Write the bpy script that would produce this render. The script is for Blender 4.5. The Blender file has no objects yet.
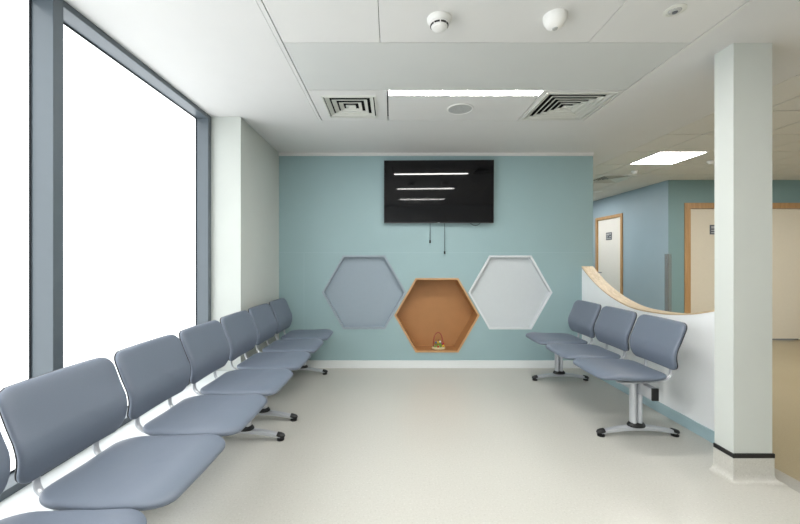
import bpy, bmesh, math, random
from mathutils import Vector, Matrix
random.seed(7)
S = bpy.context.scene
C = S.collection
PI = math.pi
H = 2.6
CZ = 1.318
BW = 4.43          # depth of the teal back wall

# ------------------------------------------------------------ materials
def mat(name, col, rough=0.5, spec=0.5, metal=0.0, noise=0.0, nscale=20.0, bump=0.0, bscale=200.0,
        emit=None, estr=0.0, coat=0.0, sheen=0.0):
    m = bpy.data.materials.new(name); m.use_nodes = True
    nt = m.node_tree; b = nt.nodes['Principled BSDF']
    b.inputs['Base Color'].default_value = (*col, 1)
    b.inputs['Roughness'].default_value = rough
    b.inputs['Specular IOR Level'].default_value = spec
    b.inputs['Metallic'].default_value = metal
    b.inputs['Coat Weight'].default_value = coat
    b.inputs['Sheen Weight'].default_value = sheen
    tc = nt.nodes.new('ShaderNodeTexCoord')
    if noise > 0:
        n = nt.nodes.new('ShaderNodeTexNoise'); n.inputs['Scale'].default_value = nscale
        n.inputs['Detail'].default_value = 3
        nt.links.new(tc.outputs['Object'], n.inputs['Vector'])
        r = nt.nodes.new('ShaderNodeValToRGB')
        r.color_ramp.elements[0].position = 0.3; r.color_ramp.elements[1].position = 0.7
        r.color_ramp.elements[0].color = (*[c*(1-noise) for c in col], 1)
        r.color_ramp.elements[1].color = (*[min(1, c*(1+noise)) for c in col], 1)
        nt.links.new(n.outputs['Fac'], r.inputs['Fac'])
        nt.links.new(r.outputs['Color'], b.inputs['Base Color'])
    if bump > 0:
        n2 = nt.nodes.new('ShaderNodeTexNoise'); n2.inputs['Scale'].default_value = bscale
        nt.links.new(tc.outputs['Object'], n2.inputs['Vector'])
        bp = nt.nodes.new('ShaderNodeBump'); bp.inputs['Strength'].default_value = bump
        bp.inputs['Distance'].default_value = 0.002
        nt.links.new(n2.outputs['Fac'], bp.inputs['Height'])
        nt.links.new(bp.outputs['Normal'], b.inputs['Normal'])
    if emit:
        b.inputs['Emission Color'].default_value = (*emit, 1)
        b.inputs['Emission Strength'].default_value = estr
    return m

def speckle_floor(name, base, dark, light):
    m = bpy.data.materials.new(name); m.use_nodes = True
    nt = m.node_tree; b = nt.nodes['Principled BSDF']
    tc = nt.nodes.new('ShaderNodeTexCoord')
    v = nt.nodes.new('ShaderNodeTexNoise'); v.inputs['Scale'].default_value = 90; v.inputs['Detail'].default_value = 4
    v.inputs['Roughness'].default_value = 0.75
    nt.links.new(tc.outputs['Object'], v.inputs['Vector'])
    r = nt.nodes.new('ShaderNodeValToRGB')
    e = r.color_ramp.elements
    e[0].position = 0.33; e[0].color = (*dark, 1)
    e[1].position = 0.66; e[1].color = (*light, 1)
    k = e.new(0.43); k.color = (*base, 1)
    k = e.new(0.56); k.color = (*base, 1)
    nt.links.new(v.outputs['Fac'], r.inputs['Fac'])
    n = nt.nodes.new('ShaderNodeTexNoise'); n.inputs['Scale'].default_value = 1.3
    nt.links.new(tc.outputs['Object'], n.inputs['Vector'])
    mr = nt.nodes.new('ShaderNodeMapRange'); mr.inputs['To Min'].default_value = 0.25; mr.inputs['To Max'].default_value = 0.36
    nt.links.new(n.outputs['Fac'], mr.inputs['Value'])
    nt.links.new(r.outputs['Color'], b.inputs['Base Color'])
    nt.links.new(mr.outputs['Result'], b.inputs['Roughness'])
    b.inputs['Specular IOR Level'].default_value = 0.5
    return m

def wood(name, c1, c2, scale=(3, 40, 40), rough=0.45):
    m = bpy.data.materials.new(name); m.use_nodes = True
    nt = m.node_tree; b = nt.nodes['Principled BSDF']
    tc = nt.nodes.new('ShaderNodeTexCoord'); mp = nt.nodes.new('ShaderNodeMapping')
    mp.inputs['Scale'].default_value = scale
    n = nt.nodes.new('ShaderNodeTexNoise'); n.inputs['Scale'].default_value = 1.0; n.inputs['Detail'].default_value = 6
    n.inputs['Distortion'].default_value = 1.2
    r = nt.nodes.new('ShaderNodeValToRGB')
    r.color_ramp.elements[0].position = 0.35; r.color_ramp.elements[1].position = 0.65
    r.color_ramp.elements[0].color = (*c1, 1); r.color_ramp.elements[1].color = (*c2, 1)
    nt.links.new(tc.outputs['Object'], mp.inputs['Vector']); nt.links.new(mp.outputs['Vector'], n.inputs['Vector'])
    nt.links.new(n.outputs['Fac'], r.inputs['Fac']); nt.links.new(r.outputs['Color'], b.inputs['Base Color'])
    b.inputs['Roughness'].default_value = rough
    return m

def emitter(name, col, st):
    m = bpy.data.materials.new(name); m.use_nodes = True
    nt = m.node_tree; nt.nodes.remove(nt.nodes['Principled BSDF'])
    e = nt.nodes.new('ShaderNodeEmission'); e.inputs['Color'].default_value = (*col, 1); e.inputs['Strength'].default_value = st
    nt.links.new(e.outputs[0], nt.nodes['Material Output'].inputs['Surface'])
    return m

M = dict(
    plenum_shade=mat('plenum_shade_black', (0.02, 0.02, 0.02), 0.9, 0.1),  # black that paints the dark of the vent cavity
    bright=mat('bright_white_paint', (0.92, 0.94, 0.95), 0.5, 0.3, noise=0.008, nscale=3),
    white=mat('white_paint', (0.78, 0.81, 0.81), 0.55, 0.3, noise=0.01, nscale=3),
    pillar=mat('pale_wall_paint', (0.57, 0.60, 0.57), 0.5, 0.3, noise=0.012, nscale=4),
    teal=mat('teal_paint', (0.315, 0.445, 0.465), 0.45, 0.35, noise=0.015, nscale=3),
    tealdk=mat('deep_teal_paint', (0.22, 0.34, 0.35), 0.5, 0.3, noise=0.015, nscale=3),
    blue=mat('blue_paint', (0.33, 0.43, 0.50), 0.5, 0.3, noise=0.015, nscale=3),
    skirtblue=mat('blue_skirting_paint', (0.38, 0.52, 0.56), 0.4, 0.4, noise=0.01),
    ceil=mat('ceiling_paint', (0.71, 0.71, 0.70), 0.75, 0.2, noise=0.008, nscale=5),
    panel=mat('ceiling_panel_white', (0.73, 0.73, 0.715), 0.6, 0.2, noise=0.008, nscale=5),
    band=mat('ceiling_panel_grey', (0.635, 0.65, 0.635), 0.55, 0.3, noise=0.008, nscale=5),
    tile=mat('ceiling_tile', (0.72, 0.71, 0.67), 0.8, 0.2, noise=0.02, nscale=60),
    void=mat('dark_void', (0.12, 0.12, 0.12), 0.9, 0.1),
    frame=mat('window_frame_grey', (0.105, 0.13, 0.15), 0.35, 0.5, noise=0.01),
    gasket=mat('dark_gasket', (0.03, 0.035, 0.04), 0.6, 0.3),
    fabric=mat('slate_upholstery', (0.140, 0.168, 0.218), 0.47, 0.55, noise=0.02, nscale=300, bump=0.1, bscale=900),
    shell=mat('black_shell', (0.012, 0.012, 0.016), 0.4, 0.5),
    silver=mat('silver_powder_coat', (0.55, 0.57, 0.60), 0.35, 0.5, metal=0.35),
    black=mat('black_plastic', (0.006, 0.006, 0.007), 0.4, 0.5),
    oak=wood('oak_edge', (0.50, 0.38, 0.23), (0.66, 0.53, 0.35), (25, 4, 25)),
    ply=mat('orange_wood_laminate', (0.42, 0.205, 0.08), 0.5, 0.4, noise=0.03, nscale=8),
    plyrim=mat('orange_wood_edge', (0.56, 0.33, 0.16), 0.5, 0.4, noise=0.03, nscale=8),
    hexblue=mat('grey_blue_laminate', (0.30, 0.365, 0.42), 0.45, 0.4, noise=0.01),
    hexblue_rim=mat('grey_blue_edge', (0.32, 0.38, 0.43), 0.45, 0.4, noise=0.01),
    hexwhite=mat('pale_grey_laminate', (0.60, 0.64, 0.66), 0.45, 0.4, noise=0.01),
    hexwhite_rim=mat('white_edge', (0.72, 0.75, 0.77), 0.45, 0.4, noise=0.01),
    doorw=mat('white_door_laminate', (0.76, 0.74, 0.70), 0.45, 0.4, noise=0.01),
    doorc=mat('cream_door_laminate', (0.74, 0.68, 0.56), 0.45, 0.4, noise=0.01),
    doorframe=wood('door_frame_wood', (0.42, 0.24, 0.10), (0.52, 0.31, 0.14), (30, 30, 2)),
    sign=mat('sign_grey', (0.10, 0.11, 0.13), 0.4, 0.4),
    signpale=mat('sign_pale', (0.45, 0.46, 0.47), 0.4, 0.4),
    screen=mat('tv_screen', (0.004, 0.004, 0.005), 0.035, 0.28),
    guard=mat('clear_guard', (0.50, 0.44, 0.42), 0.3, 0.5),
    plastic=mat('white_plastic', (0.80, 0.80, 0.78), 0.4, 0.4),
    grille=mat('grille_grey', (0.48, 0.49, 0.48), 0.5, 0.3, noise=0.25, nscale=260),
    louvre=mat('louvre_cream', (0.70, 0.71, 0.66), 0.5, 0.3),
    chrome=mat('chrome', (0.6, 0.6, 0.6), 0.2, 0.5, metal=1.0),
    floor=speckle_floor('speckled_vinyl', (0.53, 0.52, 0.475), (0.44, 0.425, 0.385), (0.61, 0.60, 0.56)),
    floortan=speckle_floor('tan_vinyl', (0.345, 0.285, 0.175), (0.29, 0.235, 0.14), (0.39, 0.33, 0.215)),
    floorgrey=speckle_floor('grey_vinyl', (0.38, 0.37, 0.34), (0.30, 0.29, 0.27), (0.46, 0.45, 0.42)),
    lamp=emitter('lamp_diffuser', (1.0, 0.985, 0.95), 56.0),
    fill_lamp=emitter('fill_lamp_diffuser', (1.0, 0.985, 0.96), 7.0),  # glow of the fill panels added beside the windows
    lamp2=emitter('corridor_lamp_diffuser', (1.0, 0.97, 0.93), 16.5),
    glass=mat('frosted_glass', (0.6, 0.62, 0.63), 0.5, 0.3, emit=(0.955, 0.98, 1.0), estr=1.38),
    red=mat('red_bead', (0.45, 0.03, 0.02), 0.35), yellow=mat('yellow_bead', (0.75, 0.50, 0.04), 0.35),
    green=mat('green_bead', (0.18, 0.36, 0.05), 0.35), bluebead=mat('blue_bead', (0.05, 0.16, 0.42), 0.35),
    toybase=mat('cream_wood', (0.68, 0.60, 0.36), 0.45), wire=mat('red_wire', (0.33, 0.06, 0.04), 0.35),
)

M['guard'].node_tree.nodes['Principled BSDF'].inputs['Alpha'].default_value = 0.28
# ------------------------------------------------------------ helpers
def nb(): return bmesh.new()

def box(bm, x0, x1, y0, y1, z0, z1, bev=0.0):
    r = bmesh.ops.create_cube(bm, size=1.0)
    vs = r['verts']
    for v in vs:
        v.co = Vector(((x0+x1)/2 + v.co.x*(x1-x0), (y0+y1)/2 + v.co.y*(y1-y0), (z0+z1)/2 + v.co.z*(z1-z0)))
    if bev > 0:
        es = list({e for v in vs for e in v.link_edges})
        bmesh.ops.bevel(bm, geom=es, offset=bev, segments=2, affect='EDGES', profile=0.5)

def prism(bm, pts, p0, ax):
    """closed outline pts (3-D) extruded by vector ax"""
    a = [bm.verts.new(Vector(p)+Vector(p0)) for p in pts]
    b = [bm.verts.new(Vector(p)+Vector(p0)+Vector(ax)) for p in pts]
    n = len(pts)
    for i in range(n):
        bm.faces.new((a[i], a[(i+1) % n], b[(i+1) % n], b[i]))
    bm.faces.new(a[::-1]); bm.faces.new(b)

def lathe(bm, prof, cx=0, cy=0, seg=24, sx=1.0, sy=1.0):
    rings = []
    for r, z in prof:
        if r < 1e-6: rings.append([bm.verts.new((cx, cy, z))])
        else: rings.append([bm.verts.new((cx+sx*r*math.cos(2*PI*i/seg), cy+sy*r*math.sin(2*PI*i/seg), z)) for i in range(seg)])
    for a, b in zip(rings, rings[1:]):
        for i in range(seg):
            j = (i+1) % seg
            if len(a) == 1 and len(b) == 1: continue
            if len(a) == 1: bm.faces.new((a[0], b[i], b[j]))
            elif len(b) == 1: bm.faces.new((a[i], a[j], b[0]))
            else: bm.faces.new((a[i], a[j], b[j], b[i]))
    for rg, fl in ((rings[0], True), (rings[-1], False)):
        if len(rg) > 1: bm.faces.new(rg[::-1] if fl else rg)

def tube(bm, pts, r, seg=10, flat=1.0, side=None):
    """swept tube; flat scales the section along 'side' x tangent"""
    pts = [Vector(p) for p in pts]; rings = []
    for i, p in enumerate(pts):
        t = (pts[min(i+1, len(pts)-1)] - pts[max(i-1, 0)]).normalized()
        s = Vector(side) if side else (Vector((0, 0, 1)) if abs(t.z) < 0.9 else Vector((1, 0, 0)))
        u = (s - t*s.dot(t)).normalized(); w = t.cross(u)
        rr = r[i] if isinstance(r, (list, tuple)) else r
        rings.append([bm.verts.new(p + u*math.cos(2*PI*k/seg)*rr + w*math.sin(2*PI*k/seg)*rr*flat) for k in range(seg)])
    for a, b in zip(rings, rings[1:]):
        for k in range(seg):
            bm.faces.new((a[k], a[(k+1) % seg], b[(k+1) % seg], b[k]))
    bm.faces.new(rings[0][::-1]); bm.faces.new(rings[-1])

def obj(name, bm, m, parent=None, smooth=False, label=None):
    bmesh.ops.recalc_face_normals(bm, faces=bm.faces[:])
    me = bpy.data.meshes.new(name); bm.to_mesh(me); bm.free()
    o = bpy.data.objects.new(name, me); C.objects.link(o)
    me.materials.append(M[m] if isinstance(m, str) else m)
    if smooth:
        me.polygons.foreach_set('use_smooth', [True]*len(me.polygons))
        if smooth != 'all':
            me.set_sharp_from_angle(angle=math.radians(40))
    if parent: o.parent = parent
    if label: o['label'] = label
    return o

def thing(name, label, cat, loc=(0, 0, 0), rz=0, group=None):
    o = bpy.data.objects.new(name, None); C.objects.link(o); o.empty_display_size = 0.1
    o.location = loc; o.rotation_euler = (0, 0, rz); o['label'] = label; o['category'] = cat
    if group: o['group'] = group
    return o

def struct(name, bm, m, smooth=False, parent=None):
    o = obj(name, bm, m, parent, smooth)
    if not parent: o['kind'] = 'structure'
    return o

def sbox(name, m, *a, bev=0.0):
    bm = nb(); box(bm, *a, bev=bev); return struct(name, bm, m)

def dup(root, loc, label, rz=None, group=None):
    r = root.copy(); C.objects.link(r); r.location = loc; r['label'] = label
    if rz is not None: r.rotation_euler = (0, 0, rz)
    if group: r['group'] = group
    for ch in list(root.children):
        c = ch.copy(); C.objects.link(c); c.parent = r
        for g in ch.children:
            d = g.copy(); C.objects.link(d); d.parent = c
    return r

# ------------------------------------------------------------ floor
YB, YF, XL, XR = -2.6, 9.0, -1.75, 8.0
GX0, GX1 = 2.30, 2.42
sbox('floor', 'floor', XL-0.15, GX0, YB, YF, -0.1, 0.0)
sbox('floor_corridor', 'floortan', GX1, XR, YB, YF, -0.1, 0.0)
sbox('floor_strip', 'floorgrey', GX0, GX1, YB, YF, -0.1, 0.0)

# ------------------------------------------------------------ ceiling
RX0, RX1 = -0.64, 1.776     # service raft
bm = nb()
for a in ((XL-0.15, -0.672, YB, YF), (RX1+0.028, 2.83, YB, BW+0.2), (-0.672, RX1+0.028, 3.39, BW+0.2), (RX1+0.028, 2.83, BW+0.2, YF)):
    box(bm, a[0], a[1], a[2], a[3], H, H+0.04)
struct('ceiling', bm, 'ceil')
sbox('ceiling_void', 'void', XL-0.15, XR, YB, YF, H+0.055, H+0.12)
# trims either side of the raft
sbox('trim_1', 'panel', -0.668, RX0-0.004, YB, 3.386, H-0.002, H+0.03)
sbox('trim_2', 'panel', RX1+0.004, RX1+0.025, YB, 3.386, H-0.002, H+0.03)
g = 0.0035
bm = nb()
for x0, x1 in ((RX0, -0.065), (-0.065, 1.168), (1.168, RX1)):
    box(bm, x0+g/2, x1-g/2, YB, 2.17-g/2, H, H+0.03)
struct('ceiling_panels', bm, 'panel')
bm = nb(); box(bm, RX0+g/2, RX1-g/2, 2.17+g/2, 2.776-g/2, H, H+0.03)
struct('ceiling_band', bm, 'band')
# panel that carries the speaker, between the two diffusers, behind the strip light
bm = nb(); box(bm, -0.025+g, 1.170-g, 2.866, 3.386, H, H+0.03)
struct('ceiling_panel', bm, 'panel')

def strip_light(y0, y1, label, group=None):
    t = thing('strip_light', label, 'ceiling light', (0.569, (y0+y1)/2, H), 0, group)
    w, d = 1.172, y1-y0
    b = nb()
    box(b, -w/2-0.006, w/2+0.006, -d/2-0.003, -d/2+0.003, -0.004, 0.02)
    box(b, -w/2-0.006, w/2+0.006, d/2-0.003, d/2+0.003, -0.004, 0.02)
    box(b, -w/2-0.006, -w/2, -d/2, d/2, -0.004, 0.02); box(b, w/2, w/2+0.006, -d/2, d/2, -0.004, 0.02)
    obj('housing', b, 'panel', t)
    b = nb(); box(b, -w/2, w/2, -d/2+0.003, d/2-0.003, -0.002, 0.018)
    obj('diffuser', b, 'lamp', t)
    return t
strip_light(2.778, 2.864, 'long thin glowing strip light in the ceiling between the two square air vents')
strip_light(1.08, 1.166, 'long thin strip light in the ceiling, nearer one reflected in the screen')
strip_light(-0.90, -0.814, 'long thin strip light in the ceiling, farther one reflected in the screen')

# four-way louvred diffusers
def vent(cx, cy, size, inner, label, nl=5):
    t = thing('air_vent', label, 'air vent', (cx, cy, H), 0, 'square four-way ceiling air vents')
    h = size/2; i = inner/2
    b = nb()
    for (x0, x1, y0, y1) in ((-h, h, -h, -i), (-h, h, i, h), (-h, -i, -i, i), (i, h, -i, i)):
        box(b, x0, x1, y0, y1, -0.001, 0.02)
    obj('tile_frame', b, 'panel', t)
    b = nb(); e = 0.012
    for (x0, x1, y0, y1) in ((-i, i, -i, -i+e), (-i, i, i-e, i), (-i, -i+e, -i+e, i-e), (i-e, i, -i+e, i-e)):
        box(b, x0, x1, y0, y1, -0.010, 0.054)
    obj('collar', b, 'louvre', t)
    b = nb(); box(b, -i+e, i-e, -i+e, i-e, 0.05, 0.054)
    for (x0, x1, y0, y1) in ((-i+e, i-e, -i+e, -i+e+0.003), (-i+e, i-e, i-e-0.003, i-e), (-i+e, -i+e+0.003, -i+e, i-e), (i-e-0.003, i-e, -i+e, i-e)): box(b, x0, x1, y0, y1, 0.004, 0.05)
    obj('shade_plate', b, 'plenum_shade', t)  # black plate and liners paint the shade inside the vent
    n = nl; st = (i-e)/n
    for k in range(n):
        o = i - e - k*st - 0.010          # outer-bottom half width
        q = max(o - st*0.58, 0.006)       # inner-top half width
        zb, zt = -0.004, 0.010
        b = nb()
        lo = [b.verts.new((sx*o, sy*o, zb)) for sx, sy in ((-1, -1), (1, -1), (1, 1), (-1, 1))]
        hi = [b.verts.new((sx*q, sy*q, zt)) for sx, sy in ((-1, -1), (1, -1), (1, 1), (-1, 1))]
        lo2 = [b.verts.new((sx*o, sy*o, zb+0.003)) for sx, sy in ((-1, -1), (1, -1), (1, 1), (-1, 1))]
        hi2 = [b.verts.new((sx*q, sy*q, zt+0.003)) for sx, sy in ((-1, -1), (1, -1), (1, 1), (-1, 1))]
        for s in range(4):
            u = (s+1) % 4
            b.faces.new((lo[s], lo[u], hi[u], hi[s])); b.faces.new((lo2[s], hi2[s], hi2[u], lo2[u]))
            b.faces.new((lo[s], lo2[s], lo2[u], lo[u])); b.faces.new((hi[s], hi[u], hi2[u], hi2[s]))
        if k == n-1: b.faces.new(hi); b.faces.new(hi2[::-1])
        L = min(0.005, o*0.4)
        for (x0, x1, y0, y1) in ((-o, o, -o, -o+L), (-o, o, o-L, o), (-o, -o+L, -o+L, o-L), (o-L, o, -o+L, o-L)): box(b, x0, x1, y0, y1, zb-0.004, zb+0.002)
        obj('louvre', b, 'louvre', t)
    return t
vent(-0.335, 3.083, 0.604, 0.43, 'square white louvred air vent in a broad white tile at the strip light left end', 4)
vent(1.474, 3.083, 0.600, 0.545, 'square white louvred air vent with dark slots at the strip light right end', 6)

# corridor suspended grid
gx = [2.83, 3.21, 3.81, 4.41, 5.01, 5.61, 6.21, 6.81, 7.41, 8.0]
gy = [3.165+0.6*k for k in range(-9, 10)]
skip = {(3.21, 4.365), (3.21, 5.565), (2.83, 6.165), (5.61, 1.365), (5.61, 3.765), (4.41, 1.365), (3.21, 7.365)}
bm = nb()
for a in range(len(gx)-1):
    for c in range(len(gy)-1):
        if (round(gx[a], 3), round(gy[c], 3)) in skip: continue
        box(bm, gx[a]+0.007, gx[a+1]-0.007, gy[c]+0.007, gy[c+1]-0.007, H+0.0, H+0.02)
struct('ceiling_tiles', bm, 'tile')
bm = nb()
for x in gx: box(bm, x-0.010, x+0.010, gy[0], YF, H+0.006, H+0.03)
for y in gy: box(bm, gx[0], XR, y-0.010, y+0.010, H+0.007, H+0.03)
struct('ceiling_grid', bm, 'void')

def panel_light(x0, x1, y0, y1, label, m='lamp2'):
    t = thing('panel_light', label, 'ceiling light', ((x0+x1)/2, (y0+y1)/2, H), 0)
    w, d = (x1-x0)/2, (y1-y0)/2
    b = nb(); e = 0.018
    for a in ((-w, w, -d, -d+e), (-w, w, d-e, d), (-w, -w+e, -d+e, d-e), (w-e, w, -d+e, d-e)):
        box(b, *a, -0.003, 0.02)
    obj('frame', b, 'panel', t)
    b = nb(); box(b, -w+e, w-e, -d+e, d-e, 0.0, 0.015); obj('diffuser', b, m, t)
panel_light(3.215, 3.805, 4.37, 4.96, 'square glowing light panel in the corridor ceiling left of the pillar')
panel_light(2.90, 3.20, 6.17, 6.60, 'glowing light panel far down the corridor, just showing past the teal wall')
panel_light(3.215, 3.805, 7.37, 7.96, 'added light panel brightening the far corridor door, unseen behind the teal wall')  # added out of sight to brighten the white door
panel_light(-1.30, -0.71, 0.75, 1.34, 'added square fill light over the near window bench, just outside the picture', 'fill_lamp')  # extra fill fixture, added to light the seats and partition
panel_light(-1.30, -0.71, -0.95, -0.36, 'added square fill light by the windows, unseen behind the viewer', 'fill_lamp')  # second added fill fixture, lights the room from the left
panel_light(5.615, 6.205, 1.37, 1.96, 'added unseen light panel in the corridor ceiling to the right of the pillar')  # unseen panel added to light the corridor side
panel_light(5.615, 6.205, 3.77, 4.36, 'added unseen light panel in the corridor ceiling outside the double door')  # added out of view to brighten this end of the corridor
panel_light(4.415, 5.005, 1.37, 1.96, 'added light panel in the corridor ceiling, out of view right of the pillar')  # added beyond the frame for more corridor light
vent(3.51, 5.865, 0.592, 0.50, 'square louvred air vent in the corridor ceiling past the glowing light panel')

# ceiling devices
t = thing('smoke_detector', 'white round smoke detector with black slots on the ceiling left of its plain neighbour', 'smoke detector', (0.258, 1.955, H))
b = nb(); lathe(b, [(0.0, 0.0), (0.066, 0.0), (0.066, -0.008), (0.055, -0.018), (0.052, -0.022), (0.0, -0.022)], seg=36); obj('base', b, 'plastic', t, 'a')
b = nb(); lathe(b, [(0.0, -0.020), (0.052, -0.020), (0.052, -0.026), (0.046, -0.029), (0.043, -0.046), (0.0, -0.046)], seg=36); obj('body', b, 'plastic', t, 'a')
b = nb()
for k in range(8):
    a0 = k*PI/4+0.07; pts = []
    for j in range(5):
        a = a0 + j*(PI/4-0.14)/4; pts.append((0.0445*math.cos(a), 0.0445*math.sin(a), -0.037))
    tube(b, pts, 0.005, 6)
obj('vent_slots', b, 'black', t)
b = nb(); lathe(b, [(0.0, -0.045), (0.040, -0.045), (0.037, -0.052), (0.024, -0.058), (0.012, -0.061), (0.0, -0.061)], seg=36); obj('cap', b, 'plastic', t, 'a')
t = thing('motion_sensor', 'plain white domed sensor on the ceiling to the right of the slotted smoke detector', 'sensor', (0.865, 1.93, H))
b = nb(); lathe(b, [(0.0, 0.0), (0.060, 0.0), (0.060, -0.012), (0.056, -0.030), (0.044, -0.052), (0.026, -0.064), (0.0, -0.068)], seg=36); obj('housing', b, 'plastic', t, 'a')
b = nb(); lathe(b, [(0.0, -0.064), (0.014, -0.064), (0.013, -0.071), (0.0, -0.072)], seg=20); obj('lens', b, 'grille', t, 'a')
t = thing('ceiling_sensor', 'small flush grey ringed sensor in the ceiling panel near the top of the pillar', 'sensor', (1.462, 1.885, H))
b = nb(); lathe(b, [(0.0, 0.0), (0.050, 0.0), (0.050, -0.004), (0.034, -0.008), (0.032, -0.004), (0.0, -0.004)], seg=32); obj('bezel', b, 'louvre', t, 'a')
b = nb(); lathe(b, [(0.0, -0.003), (0.030, -0.003), (0.026, -0.010), (0.0, -0.011)], seg=24); obj('lens', b, 'grille', t, 'a')
b = nb(); lathe(b, [(0.0, -0.010), (0.013, -0.010), (0.012, -0.014), (0.0, -0.014)], seg=16); obj('lens_core', b, 'sign', t, 'a')
t = thing('ceiling_speaker', 'round flush grey speaker grille in the ceiling between the two air vents', 'speaker', (0.59, 3.125, H))
b = nb(); lathe(b, [(0.112, 0.001), (0.112, -0.005), (0.104, -0.008), (0.098, -0.005), (0.098, 0.001)], seg=48); obj('bezel', b, 'plastic', t, 'a')
b = nb(); lathe(b, [(0.0, 0.001), (0.100, 0.001), (0.100, -0.0045), (0.0, -0.0055)], seg=48); obj('grille', b, 'grille', t, 'a')
for (x, y, lab) in ((3.55, 5.33, 'small white round detector on the corridor ceiling beside the louvred vent'),
                    (4.19, 4.79, 'small white round detector on the corridor ceiling beside the pillar edge')):
    t = thing('ceiling_detector', lab, 'smoke detector', (x, y, H))
    b = nb(); lathe(b, [(0.0, 0.0), (0.05, 0.0), (0.05, -0.015), (0.0, -0.016)], seg=20); obj('base', b, 'plastic', t, 'a')
    b = nb(); lathe(b, [(0.0, -0.014), (0.036, -0.014), (0.03, -0.04), (0.0, -0.045)], seg=20); obj('cap', b, 'plastic', t, 'a')
t = thing('downlight', 'small round lit downlight far down the corridor ceiling', 'ceiling light', (3.92, 6.95, H))
b = nb(); lathe(b, [(0.06, 0.0), (0.08, 0.0), (0.08, -0.006), (0.06, -0.006)], seg=24); obj('bezel', b, 'plastic', t, 'a')
b = nb(); lathe(b, [(0.0, 0.0), (0.062, 0.0), (0.062, -0.004), (0.0, -0.004)], seg=24); obj('lamp', b, 'lamp2', t)

# ------------------------------------------------------------ walls
def hexpts(cx, cz, a, b, y=0.0):
    """flat-topped hexagon, half width a, half height b"""
    return [(cx+a, y, cz), (cx+a/2, y, cz+b), (cx-a/2, y, cz+b), (cx-a, y, cz), (cx-a/2, y, cz-b), (cx+a/2, y, cz-b)]
PXM = 366.0/BW
def bx(px): return (px-391)/PXM
def bz(py): return CZ-(py-259)/PXM
hexes = [('left', bx(364.1), bz(292.3), 42.2/PXM, 36.9/PXM), ('mid', bx(436.9), bz(315.2), 42.7/PXM, 37.1/PXM), ('right', bx(510.2), bz(292.4), 42.0/PXM, 36.9/PXM)]
TX0, TX1 = -1.355, 2.445
cu = bpy.data.curves.new('wall_curve', 'CURVE'); cu.dimensions = '2D'; cu.fill_mode = 'BOTH'
def spl(pts):
    s = cu.splines.new('POLY'); s.points.add(len(pts)-1); s.use_cyclic_u = True
    for i, p in enumerate(pts): s.points[i].co = (p[0], p[1], 0, 1)
spl([(TX0-0.02, 0), (TX1, 0), (TX1, H), (TX0-0.02, H)])
for (_, cx, cz, a, b_) in hexes:
    k = 1-0.012/a
    spl([(p[0], p[2]) for p in hexpts(cx, cz, a*k, b_*k)][::-1])
cu.extrude = 0.07
co = bpy.data.objects.new('wall_tmp', cu); C.objects.link(co)
bpy.context.view_layer.update()
me = bpy.data.meshes.new_from_object(co.evaluated_get(bpy.context.evaluated_depsgraph_get()))
bpy.data.objects.remove(co); 
me.transform(Matrix.Translation((0, BW+0.07, 0)) @ Matrix.Rotation(PI/2, 4, 'X'))
wb = bpy.data.objects.new('wall_back', me); C.objects.link(wb); wb['kind'] = 'structure'
me.materials.clear(); me.materials.append(M['teal'])
# body of the wall behind the niches
sbox('wall_back_core', 'white', TX0-0.02, TX1, BW+0.42, BW+0.5, 0, H)
sbox('wall_back_end', 'teal', TX1-0.06, TX1, BW+0.14, BW+0.42, 0, H)
# fine board joints
bm = nb(); box(bm, TX0, TX1, BW-0.0015, BW+0.001, bz(252.6)-0.0012, bz(252.6)+0.0012)
box(bm, bx(304)-0.0012, bx(304)+0.0012, BW-0.0015, BW+0.001, 0.1, bz(252.6))
struct('trim_3', bm, 'skirtblue')
sbox('trim_4', 'panel', TX0, TX1, BW-0.022, BW, H-0.036, H, bev=0.002)
sbox('baseboard_back', 'white', TX0, 2.31, BW-0.014, BW, 0.0, 0.092, bev=0.002)

# left wall: deep white return, then windows
sbox('wall_left', 'pillar', -1.95, TX0, 3.30, BW+0.1, 0, H)
sbox('wall_left_sill', 'white', -1.95, TX0-0.012, YB, 3.2995, 0, 0.285)
sbox('trim_5', 'white', -1.95, TX0, YB, 3.2995, 0.285, 0.31, bev=0.003)
sbox('baseboard_left', 'white', TX0, TX0+0.014, 3.30, BW-0.014, 0.0, 0.092, bev=0.002)

# window frames (one curtain of three lights) and frosted panes
FX, PXN = -1.62, -1.73
sections = [(-2.55, 0.0, 1), (0.055, 1.755, 2), (1.811, 3.245, 3)]
mull = [(-2.60, -2.55), (0.0, 0.055), (1.755, 1.811), (3.245, 3.298)]
bm = nb()
for a, c in mull: box(bm, -1.80, FX, a, c, 0.31, H, bev=0.002)
for (a, c, n) in sections:
    box(bm, -1.80, FX, a, c, 2.566, H, bev=0.0015)
    box(bm, -1.80, FX, a, c, 0.31, 0.345, bev=0.0015)
wf = struct('window_frame', bm, 'frame')
for (a, c, n) in sections:
    bm = nb(); box(bm, PXN-0.02, PXN, a, c, 0.345, 2.566)
    w = struct('window_%d' % n, bm, 'glass')
    bm = nb(); e = 0.008
    box(bm, PXN, PXN+0.006, a, a+e, 0.345, 2.566); box(bm, PXN, PXN+0.006, c-e, c, 0.345, 2.566)
    box(bm, PXN, PXN+0.006, a, c, 0.345, 0.353); box(bm, PXN, PXN+0.006, a, c, 2.558, 2.566)
    s = struct('trim_%d' % (6+n), bm, 'gasket')

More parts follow.
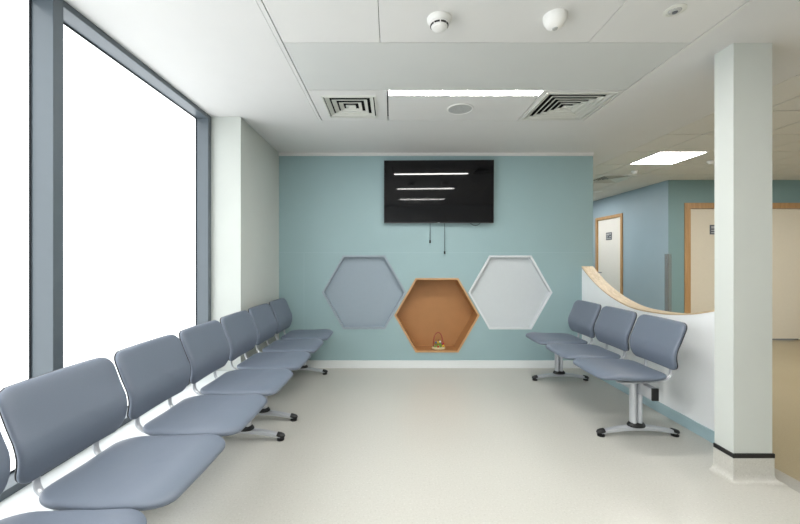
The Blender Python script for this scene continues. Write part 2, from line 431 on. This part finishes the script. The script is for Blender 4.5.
# corridor walls
BX = 4.50; DY = 5.94
sbox('wall_corridor_left', 'teal', TX1-0.1, TX1, BW+0.5, YF, 0, H)
def wall_with_hole_x(name, m, x0, x1, y0, y1, h0, h1, hz):
    bm = nb(); box(bm, x0, x1, y0, h0, 0, H); box(bm, x0, x1, h1, y1, 0, H); box(bm, x0, x1, h0, h1, hz, H)
    return struct(name, bm, m)
wall_with_hole_x('wall_blue', 'blue', BX, BX+0.12, DY+0.0005, YF, 7.10, 8.03, 2.21)
bm = nb(); box(bm, BX+0.0005, 4.76, DY, DY+0.12, 0, H); box(bm, 4.76, 6.76, DY, DY+0.12, 2.227, H); box(bm, 6.76, XR, DY, DY+0.12, 0, H)
struct('wall_teal', bm, 'tealdk')
sbox('wall_corridor_end', 'blue', TX1, BX+0.12, YF, YF+0.1, 0, H)
sbox('wall_right', 'pillar', XR, XR+0.1, YB, DY+0.12, 0, H)
sbox('wall_rear', 'white', XL-0.2, XR+0.1, YB-0.1, YB, 0, H)
bm = nb(); box(bm, BX-0.012, BX, DY+0.0, 7.10, 0, 0.09); box(bm, BX-0.012, BX, 8.03, YF, 0, 0.09)
struct('baseboard_blue', bm, 'skirtblue')
bm = nb(); box(bm, BX-0.012, 4.76, DY-0.012, DY, 0, 0.09); box(bm, 6.76, XR, DY-0.012, DY, 0, 0.09)
struct('baseboard_teal', bm, 'skirtblue')
# corner guard
bm = nb(); box(bm, BX-0.004, BX, DY-0.004, DY+0.075, 0.1, 1.40); box(bm, BX-0.004, BX+0.05, DY-0.004, DY, 0.1, 1.40)
struct('trim_12', bm, 'guard')

# doors
def sign(parent_name, loc, rz, label, w, h):
    t = thing('door_sign', label, 'sign', loc, rz)
    b = nb(); box(b, -w/2, w/2, -0.006, 0, -h/2, h/2, bev=0.0015); obj('plate', b, 'sign', t)
    b = nb()
    box(b, -w*0.40, w*0.05, -0.008, -0.005, h*0.12, h*0.36); box(b, w*0.12, w*0.38, -0.008, -0.005, h*0.20, h*0.36)
    box(b, -w*0.40, -w*0.12, -0.008, -0.005, -h*0.14, -h*0.02); box(b, w*0.10, w*0.40, -0.008, -0.005, -h*0.14, -h*0.02)
    box(b, -w*0.40, w*0.38, -0.008, -0.005, -h*0.38, -h*0.26)
    obj('markings', b, 'signpale', t)
# door 1 in blue wall, plane X = BX, opening Y 7.10..8.03
d1 = thing('door_1', 'white door', 'door'); del d1['label']; del d1['category']; d1['kind'] = 'structure'
b = nb(); fw = 0.06
box(b, BX-0.018, BX+0.125, 7.10, 7.10+fw, 0, 2.21); box(b, BX-0.018, BX+0.125, 8.03-fw, 8.03, 0, 2.21); box(b, BX-0.018, BX+0.125, 7.10+fw, 8.03-fw, 2.21-fw, 2.21)
obj('door_frame', b, 'doorframe', d1)
b = nb(); box(b, BX+0.010, BX+0.055, 7.10+fw+0.004, 8.03-fw-0.004, 0.008, 2.21-fw-0.004, bev=0.002); leaf = obj('door_leaf', b, 'doorw', d1)
b = nb(); tube(b, [(BX+0.012, 7.86, 1.03), (BX-0.045, 7.86, 1.03), (BX-0.05, 7.84, 1.03), (BX-0.05, 7.73, 1.03)], 0.010, 10)
obj('door_handle', b, 'chrome', leaf, 'a')
sign('d', (BX+0.010, 7.57, 1.79), -PI/2, 'small dark grey sign on the white door in the blue wall', 0.20, 0.155)
# door 2, double door in teal wall, plane Y = DY, opening X 4.76..6.76
d2 = thing('door_2', 'x', 'door'); del d2['label']; del d2['category']; d2['kind'] = 'structure'
b = nb(); fw = 0.09
box(b, 4.76, 4.76+fw, DY-0.018, DY+0.125, 0, 2.227); box(b, 6.76-fw, 6.76, DY-0.018, DY+0.125, 0, 2.227); box(b, 4.76+fw, 6.76-fw, DY-0.018, DY+0.125, 2.227-fw, 2.227)
obj('door_frame', b, 'doorframe', d2)
for a, c, hx in ((4.854, 5.758, 5.69), (5.762, 6.666, 5.83)):
    b = nb(); box(b, a, c, DY+0.010, DY+0.055, 0.008, 2.133, bev=0.002); leaf = obj('door_leaf', b, 'doorc', d2)
    b = nb(); tube(b, [(hx, DY+0.012, 1.03), (hx, DY-0.045, 1.03), (hx-(0.11 if hx < 5.76 else -0.11), DY-0.05, 1.03)], 0.010, 10); obj('door_handle', b, 'chrome', leaf, 'a')
b = nb(); box(b, 4.90, 5.72, DY+0.006, DY+0.012, 0.008, 0.022); box(b, 5.80, 6.62, DY+0.006, DY+0.012, 0.008, 0.022)
obj('door_seal', b, 'gasket', d2)
sign('d', (5.28, DY+0.010, 1.795), 0, 'small dark sign on the cream door, half hidden by the pillar edge', 0.20, 0.155)

# ------------------------------------------------------------ partition with scooped opening
PX0, PX1 = 2.31, 2.445
def catmull(P, n=8):
    out = []
    for i in range(len(P)-1):
        p0 = P[max(i-1, 0)]; p1 = P[i]; p2 = P[i+1]; p3 = P[min(i+2, len(P)-1)]
        for k in range(n):
            s = k/n
            out.append(tuple(0.5*((2*p1[j]) + (-p0[j]+p2[j])*s + (2*p0[j]-5*p1[j]+4*p2[j]-p3[j])*s*s + (-p0[j]+3*p1[j]-3*p2[j]+p3[j])*s**3) for j in range(2)))
    out.append(P[-1]); return out
SC = catmull([(2.36, 1.035), (2.48, 0.992), (2.63, 0.944), (2.823, 0.894), (3.08, 0.857), (3.39, 0.846), (3.58, 0.862), (3.75, 0.898), (3.90, 0.943), (4.04, 0.998), (4.16, 1.055), (4.26, 1.112), (4.36, 1.172), (4.43, 1.225)], 5)
SC = [(y, z+0.006) for y, z in SC]
bm = nb()
n = len(SC)
TH = 0.012
def col4(y, z0, z1): return [bm.verts.new((PX0, y, z0)), bm.verts.new((PX1, y, z0)), bm.verts.new((PX1, y, z1)), bm.verts.new((PX0, y, z1))]
cols = [col4(y, 0, z-TH) for y, z in SC]
for a, c in zip(cols, cols[1:]):
    for k in range(4): bm.faces.new((a[k], a[(k+1) % 4], c[(k+1) % 4], c[k]))
bm.faces.new(cols[0]); bm.faces.new(cols[-1][::-1])
struct('wall_partition', bm, 'bright')
bm = nb()
def col4s(y, z): return [bm.verts.new((PX0-0.004, y, z-TH)), bm.verts.new((PX1+0.004, y, z-TH)), bm.verts.new((PX1+0.004, y, z)), bm.verts.new((PX0-0.004, y, z))]
cols = [col4s(y, z) for y, z in SC]
for a, c in zip(cols, cols[1:]):
    for k in range(4): bm.faces.new((a[k], a[(k+1) % 4], c[(k+1) % 4], c[k]))
bm.faces.new(cols[0]); bm.faces.new(cols[-1][::-1])
o = struct('trim_10', bm, 'oak', smooth='a')
sbox('baseboard_right', 'skirtblue', PX0-0.012, PX0, 2.42, BW-0.014, 0.0, 0.088, bev=0.002)

# pillar
CX0, CX1, CY0, CY1 = 2.03, 2.262, 2.17, 2.309
CY1 = 2.298
sbox('wall_nib', 'white', 2.165, 2.335, 2.299, 2.42, 0, H)
sbox('pillar', 'pillar', CX0, CX1, CY0, CY1, 0.0, H, bev=0.002)
bm = nb(); box(bm, CX0-0.008, CX1+0.008, CY0-0.008, CY1, 0.140, 0.166, bev=0.002); struct('trim_11', bm, 'black')
# coved vinyl upstand at the pillar foot
def cove(x0, x1, y0, y1, m, name, sides):
    """sides: quarter-round fillet sweeping out onto the floor"""
    prof = [(0.006, 0.141), (0.006, 0.045)] + [(0.045-0.039*math.cos(a), 0.045-0.045*math.sin(a)+0.0008) for a in [k*PI/12 for k in range(0, 7)]]
    bm = nb(); rings = []
    for d, z in prof:
        rings.append([bm.verts.new(p) for p in ((x0-d, y1, z), (x0-d, y0-d, z), (x1+d, y0-d, z), (x1+d, y1, z))])
    for a, c in zip(rings, rings[1:]):
        for k in range(3): bm.faces.new((a[k], a[k+1], c[k+1], c[k]))
    inner = [[bm.verts.new(p) for p in ((x0, y1, z), (x0, y0, z), (x1, y0, z), (x1, y1, z))] for z in (0.141, 0.0008)]
    for k in range(3): bm.faces.new((inner[0][k], inner[0][k+1], rings[0][k+1], rings[0][k]))
    for k in range(3): bm.faces.new((inner[1][k], inner[1][k+1], rings[-1][k+1], rings[-1][k]))
    return struct(name, bm, m, smooth='a')
cove(CX0, CX1, CY0, CY1, 'floor', 'baseboard_pillar', None)

# ------------------------------------------------------------ hexagonal niches
def niche(i, depth, rim, inner, label):
    _, cx, cz, a, b_ = hexes[i]
    t = thing('hexagonal_niche', label, 'wall niche', (cx, BW, cz))
    k = 1 - 0.024/a
    P = hexpts(0, 0, a, b_); Q = hexpts(0, 0, a*k, b_*k)
    def ring(bm, y0, y1, P, Q):
        v = [[bm.verts.new((p[0], y, p[2])) for p in L] for (L, y) in ((P, y0), (Q, y0), (Q, y1), (P, y1))]
        for r in range(4):
            for s in range(6): bm.faces.new((v[r][s], v[r][(s+1) % 6], v[(r+1) % 4][(s+1) % 6], v[(r+1) % 4][s]))
    bm = nb(); ring(bm, -0.010, -0.0005, P, Q); obj('rim', bm, rim, t)
    R = hexpts(0, 0, a*(1-0.013/a), b_*(1-0.013/a))
    bm = nb(); ring(bm, -0.0005, depth, R, Q); obj('side_panels', bm, inner, t)
    bm = nb(); prism(bm, R[::-1], (0, depth, 0), (0, 0.008, 0)); obj('back_panel', bm, inner, t)
    return t
niche(0, 0.055, 'hexblue_rim', 'hexblue', 'shallow grey-blue hexagonal recess in the teal wall, leftmost of three')
niche(1, 0.24, 'plyrim', 'ply', 'deep orange-brown wooden hexagonal niche holding the bead toy')
niche(2, 0.055, 'hexwhite_rim', 'hexwhite', 'shallow pale grey white-rimmed hexagonal recess in the teal wall')

# ------------------------------------------------------------ bead maze toy
_, hx_, hz_, ha, hb = hexes[1]
zb = hz_ - hb*(1-0.024/ha)
tx, ty = bx(439.0)*1.0, BW+0.085
t = thing('bead_maze', 'small bead maze toy with red wire hoop sitting in the orange niche', 'toy', (tx+0.005, ty, zb+0.001))
b = nb(); lathe(b, [(0.0, 0.0), (0.078, 0.0), (0.084, 0.006), (0.084, 0.018), (0.078, 0.024), (0.0, 0.024)], seg=32, sy=0.62); obj('base', b, 'toybase', t, 'a')
def arc(cx, w, h, z0, y0=0.0, yw=0.0, n=16):
    return [(cx + w*math.cos(PI*(1-k/n))*(1.0 if 0.15 < k/n < 0.85 else 1), y0+yw*math.sin(2*PI*k/n), z0 + h*math.sin(PI*k/n)**0.75) for k in range(n+1)]
b = nb(); tube(b, arc(-0.004, 0.060, 0.180, 0.022), 0.0062, 8); obj('hoop', b, 'wire', t, 'a')
b = nb(); tube(b, arc(0.012, 0.020, 0.09, 0.022, 0.02, 0.02), 0.0025, 8); obj('hoop', b, 'chrome', t, 'a', label='small chrome wire loop')
b = nb(); tube(b, arc(-0.012, 0.044, 0.062, 0.022, -0.02, 0.01), 0.003, 8); obj('hoop', b, 'green', t, 'a', label='low green wire loop')
beads = [(-0.034, -0.02, 0.082, 'bluebead', 0.011), (-0.010, -0.022, 0.086, 'yellow', 0.013), (0.018, -0.01, 0.088, 'hexwhite', 0.012),
         (-0.014, -0.03, 0.058, 'green', 0.014), (0.014, -0.03, 0.056, 'green', 0.013), (0.045, -0.01, 0.066, 'bluebead', 0.010),
         (0.056, -0.015, 0.066, 'red', 0.015), (0.056, -0.025, 0.040, 'yellow', 0.014), (-0.010, -0.036, 0.034, 'red', 0.014),
         (0.022, -0.036, 0.032, 'green', 0.012), (-0.045, -0.02, 0.034, 'green', 0.014), (-0.032, -0.03, 0.034, 'green', 0.010)]
for (x, y, z, m, r) in beads:
    b = nb(); bmesh.ops.create_uvsphere(b, u_segments=14, v_segments=10, radius=r, matrix=Matrix.Translation((x, y, z)))
    obj('bead', b, m, t, 'all')

# ------------------------------------------------------------ television
TVY = 4.355; k = 366/TVY
tvx = ((384-391)/k + (493.3-391)/k)/2; tvw = 109.3/k; tvt = CZ+98.5/k; tvb = CZ+36.0/k
t = thing('television', 'large black wall-mounted flat television on the teal wall', 'television', (tvx, TVY, (tvt+tvb)/2))
hh = (tvt-tvb)/2; hw = tvw/2
b = nb(); box(b, -hw, hw, 0.004, 0.040, -hh, hh, bev=0.003); obj('casing', b, 'black', t)
b = nb(); e = 0.006
for a in ((-hw, hw, -hh, -hh+0.012), (-hw, hw, hh-e, hh), (-hw, -hw+e, -hh+0.012, hh-e), (hw-e, hw, -hh+0.012, hh-e)):
    box(b, a[0], a[1], -0.002, 0.006, a[2], a[3])
obj('bezel', b, 'shell', t)
b = nb(); box(b, -hw+e, hw-e, 0.0005, 0.005, -hh+0.012, hh-e); obj('screen', b, 'screen', t)
b = nb(); box(b, -0.012, 0.012, -0.003, 0.0, -hh+0.003, -hh+0.008); obj('logo', b, 'signpale', t)
b = nb(); box(b, -0.2, 0.2, 0.038, 0.066, -0.15, 0.15); obj('wall_bracket', b, 'black', t)
t.rotation_euler = (math.radians(1.5), 0, math.radians(-1.3))
t.location.y = TVY-0.008
tv = t
for (px, y1, lab) in ((430.2, 243, 'shorter thin black cord hanging below the television'), (444.8, 254, 'longer thin black cord hanging below the television')):
    x = bx(px)*0.992; z0 = tvb+0.04; z1 = CZ-(y1-259)/83.2
    t = thing('hanging_cord', lab, 'cord', (x, BW-0.02, 0))
    b = nb(); tube(b, [(0, 0, z0), (0.001, 0, (z0+z1)/2), (0, 0, z1+0.02)], 0.0028, 6); obj('cord', b, 'gasket', t)
    b = nb(); tube(b, [(0, 0, z1+0.034), (0, 0, z1)], 0.009, 10); obj('connector', b, 'black', t)
xa = bx(470)*0.992
b = nb(); tube(b, [(xa+0.135*k_/12, BW-0.02, tvb+0.01-0.036*math.sin(PI*k_/12)) for k_ in range(13)], 0.003, 6)
o = obj('cable', b, 'black', tv); bpy.context.view_layer.update(); o.matrix_parent_inverse = tv.matrix_world.inverted()

# ------------------------------------------------------------ beam seating
PITCH = 0.52
def rho_list(): return [0.0, 0.2, 0.4, 0.55, 0.68, 0.78, 0.86, 0.915, 0.95, 0.972, 0.987, 0.996, 1.0]
def superpt(th, ru, rv):
    """rounded unit square; ru, rv = corner radius in units of each half size"""
    c, s = math.cos(th), math.sin(th)
    k = 1/max(abs(c), abs(s)); x, y = c*k, s*k
    ax, ay = abs(x), abs(y)
    if ax > 1-ru and ay > 1-rv:
        # map onto the elliptic corner
        dx, dy = (ax-(1-ru))/ru, (ay-(1-rv))/rv
        m = max(dx, dy); L = math.hypot(dx, dy)
        if L > 0: dx, dy = dx*m/L, dy*m/L
        ax, ay = 1-ru+dx*ru, 1-rv+dy*rv
    return math.copysign(ax, x), math.copysign(ay, y)
def pad(fn, p=(0.3, 0.3), seg=96, T=0.022, e=2.4, side_pow=7):
    """pillow: fn(u,v,h)->xyz; u,v in [-1,1]; h signed thickness offset"""
    bm = nb(); rl = rho_list()
    def layer(sgn):
        L = []
        for r in rl:
            h = sgn*T*(max(0.0, 1-r**side_pow))**(1/e)
            if r == 0: L.append([bm.verts.new(fn(0, 0, h))])
            else: L.append([bm.verts.new(fn(*(r*c for c in superpt(2*PI*(i+0.5)/seg, *p)), h)) for i in range(seg)])
        return L
    top = layer(1); bot = layer(-1)
    for i, v in enumerate(bot[-1]): pass
    for L, f in ((top, 1), (bot, -1)):
        for a, c in zip(L, L[1:]):
            for i in range(seg):
                j = (i+1) % seg
                if len(a) == 1: bm.faces.new((a[0], c[i], c[j]))
                else: bm.faces.new((a[i], a[j], c[j], c[i]))
    bmesh.ops.remove_doubles(bm, verts=top[-1]+bot[-1], dist=1e-5)
    return bm

SW = 0.250   # half width of seat
def seat_fn(u, v, h):
    # u forward (front +1), v lateral
    f = 0.137 + 0.248*u
    w = SW*(1.0 - 0.05*max(0, -u)**1.5 - 0.05*max(0, -0.1-u))
    z = 0.482
    z += 0.016*max(0, u-0.1)**1.0*(1) - 0.062*max(0, u-0.55)**1.6      # rise then waterfall
    z -= 0.012*(1-v*v)*math.exp(-((u+0.25)/0.45)**2)                       # dished
    z += 0.008*max(0, -u-0.45)**1.4                                         # kick up at the rear
    z += 0.004*abs(v)
    return (f, v*w, z+h)
def back_curve(s):
    # s -1 bottom .. +1 top  -> (f, z)
    z = 0.702 + 0.169*s
    f = -0.150 + 0.022*math.exp(-((s+0.40)/0.45)**2) - 0.055*max(0, s+0.1)**1.3
    return f, z
def back_fn(u, v, h):
    f, z = back_curve(v)
    w = 0.241*(1.0 - 0.05*max(0, -v-0.1)**1.2)
    cv = 0.012*u*u
    return (f+cv+h, u*w, z)
def back_shell_fn(u, v, h):
    f, z = back_curve(v)
    w = 0.237*(1.0 - 0.05*max(0, -v-0.1)**1.2)
    return (f+0.012*u*u-0.016+h*0.5, u*w, 0.702+0.167*v)

def support_bm(side):
    """curved arm rising behind the seat to the backrest, with arm under the seat"""
    b = nb(); y = side*0.13
    P = [(0.22, 0.432), (0.10, 0.428), (-0.02, 0.432), (-0.10, 0.442), (-0.140, 0.456), (-0.163, 0.480), (-0.168, 0.515), (-0.166, 0.550), (-0.164, 0.60), (-0.168, 0.65)]
    P = catmull(P, 3)
    pts = [(f, y, z) for f, z in P]
    tube(b, pts, 0.0145, 12, flat=0.5, side=(0, 1, 0))
    return b

def column_bm(y, dx, r, zt=0.335):
    b = nb()
    n = 14
    rings = []
    for z in (0.082, zt):
        rings.append([b.verts.new((dx + r*1.0*math.cos(2*PI*i/n), y + 0.030*math.sin(2*PI*i/n), z)) for i in range(n)])
    for i in range(n): b.faces.new((rings[0][i], rings[0][(i+1) % n], rings[1][(i+1) % n], rings[1][i]))
    b.faces.new(rings[0][::-1]); b.faces.new(rings[1])
    return b

def foot_bm(y):
    b = nb(); n = 20; rings = []
    for i in range(n+1):
        s = -1 + 2*i/n; f = 0.275*s + 0.008
        zc = 0.064 - 0.034*abs(s)**1.7
        hw = 0.030 - 0.008*abs(s); hh_ = 0.019 - 0.006*abs(s)
        ring = []
        for k_ in range(12):
            a = 2*PI*k_/12
            ca, sa = math.cos(a), math.sin(a)
            ring.append(b.verts.new((f, y + hw*math.copysign(abs(ca)**0.6, ca), zc + hh_*math.copysign(abs(sa)**0.6, sa))))
        rings.append(ring)
    for a, c in zip(rings, rings[1:]):
        for k_ in range(12): b.faces.new((a[k_], a[(k_+1) % 12], c[(k_+1) % 12], c[k_]))
    b.faces.new(rings[0][::-1]); b.faces.new(rings[-1])
    return b

def glide_bm(y, s):
    b = nb()
    # cap around the bar end, then a round pad on the floor
    o = 0.008
    tube(b, [(s*0.252+o, y, 0.040), (s*0.275+o, y, 0.035), (s*0.296+o, y, 0.029), (s*0.306+o, y, 0.023)], [0.024, 0.0245, 0.021, 0.010], 14, flat=0.72, side=(0, 1, 0))
    lathe(b, [(0.0, 0.0), (0.026, 0.0), (0.027, 0.010), (0.016, 0.018), (0.0, 0.020)], cx=s*0.276+o, cy=y, seg=18)
    return b

def collar_bm(y):
    b = nb()
    lathe(b, [(0.0, 0.076), (0.064, 0.074), (0.066, 0.082), (0.060, 0.094), (0.050, 0.104), (0.0, 0.104)], cx=0.022, cy=y, seg=28, sy=0.68)
    return b

def bench(label, loc, rz, nseats, legs, ext0=0.0, ext1=0.0, PITCH=0.52):
    """row runs along local y from 0 to n*PITCH; forward is local +x"""
    t = thing('beam_bench', label, 'bench', loc, rz, None)
    L = nseats*PITCH
    b = nb(); box(b, -0.0225, 0.0225, 0.06+ext0, L-0.06+ext1, 0.325, 0.410, bev=0.004); obj('beam', b, 'silver', t)
    for y0, y1 in ((0.048+ext0, 0.0605+ext0), (L-0.0605+ext1, L-0.048+ext1)):
        b = nb(); box(b, -0.0235, 0.0235, y0, y1, 0.324, 0.411, bev=0.003); obj('end_cap', b, 'black', t)
    for i in range(nseats):
        yc = (i+0.5)*PITCH
        for src, nm, m, lab in ((seat_mesh, 'seat', 'fabric', None), (back_mesh, 'backrest', 'fabric', None), (shell_mesh, 'back_shell', 'shell', None)):
            o = bpy.data.objects.new(nm, src); C.objects.link(o); o.parent = t; o.location = (0, yc, 0)
        for s in (0, 1):
            o = bpy.data.objects.new('back_support', sup_mesh[s]); C.objects.link(o); o.parent = t; o.location = (0, yc, 0)
    for y in legs:
        b = nb(); c = column_bm(0, 0.012, 0.023); 
        leg = obj('leg', column_bm(0, 0.0455, 0.0225, 0.405), 'silver', t, 'a'); leg.location = (0, y, 0)
        p = obj('post', column_bm(0, 0.002, 0.019, 0.3245), 'silver', leg, 'a')
        b.free(); c.free()
        b = nb(); box(b, -0.024, 0.024, -0.04, 0.04, 0.314, 0.3255, bev=0.002); obj('mounting_plate', b, 'silver', leg)
        b = nb(); box(b, -0.02, 0.06, -0.034, 0.034, 0.4095, 0.418, bev=0.002); obj('saddle_plate', b, 'silver', leg)
        obj('foot', foot_bm(0), 'silver', leg, 'a')
        obj('collar', collar_bm(0), 'black', leg, 'a')
        for s in (-1, 1): obj('glide', glide_bm(0, s), 'black', leg, 'a')
    return t
def tomesh(name, bm, m):
    bmesh.ops.recalc_face_normals(bm, faces=bm.faces[:])
    me = bpy.data.meshes.new(name); bm.to_mesh(me); bm.free(); me.materials.append(M[m])
    me.polygons.foreach_set('use_smooth', [True]*len(me.polygons)); return me
seat_mesh = tomesh('seat', pad(seat_fn, p=(0.42, 0.36), T=0.026), 'fabric')
back_mesh = tomesh('backrest', pad(back_fn, p=(0.22, 0.30), T=0.019, side_pow=14), 'fabric')
shell_mesh = tomesh('back_shell', pad(back_shell_fn, p=(0.22, 0.30), T=0.012, side_pow=20), 'shell')
sup_mesh = [tomesh('back_support', support_bm(s), 'silver') for s in (-1, 1)]

# right bench: forward is -X.  local +y must run along world -Y (rotation 180 deg)
bench('slate grey three-seat beam bench against the white scooped partition', (1.85, 4.07, 0), PI, 3, (0.09, 4.07-2.73), ext1=0.0)
# left row: forward is +X, slightly turned
RA = math.atan(0.032)
def lx(y): return -1.12 + (y-1.7)*0.032
LP = 0.508
yB = 4.26 - 3*LP
yA = yB - 4*LP
bench('slate grey beam bench closest to the viewer along the windows', (lx(yA), yA, 0), -RA, 4, (0.50, 2.68-yA), PITCH=LP)
bench('slate grey three-seat beam bench by the windows ending at the teal wall', (lx(yB), yB, 0), -RA, 3, (3.0-yB, 4.20-yB), PITCH=LP)

# ------------------------------------------------------------ world, camera
w = bpy.data.worlds.new('world'); S.world = w; w.use_nodes = True
w.node_tree.nodes['Background'].inputs['Color'].default_value = (0.8, 0.9, 1.0, 1)
w.node_tree.nodes['Background'].inputs['Strength'].default_value = 1.0

cam = bpy.data.cameras.new('camera'); co = bpy.data.objects.new('camera', cam); C.objects.link(co)
cam.sensor_width = 36; cam.lens = 366/800*36; cam.shift_x = 9/800; cam.shift_y = -3/800
cam.clip_start = 0.05
co.location = (0, 0, CZ); co.rotation_euler = (PI/2, 0, 0)
S.camera = co
S.view_settings.view_transform = 'Standard'; S.view_settings.look = 'None'
S.view_settings.exposure = 0.82; S.view_settings.gamma = 1.0; S.view_settings.use_curve_mapping = False
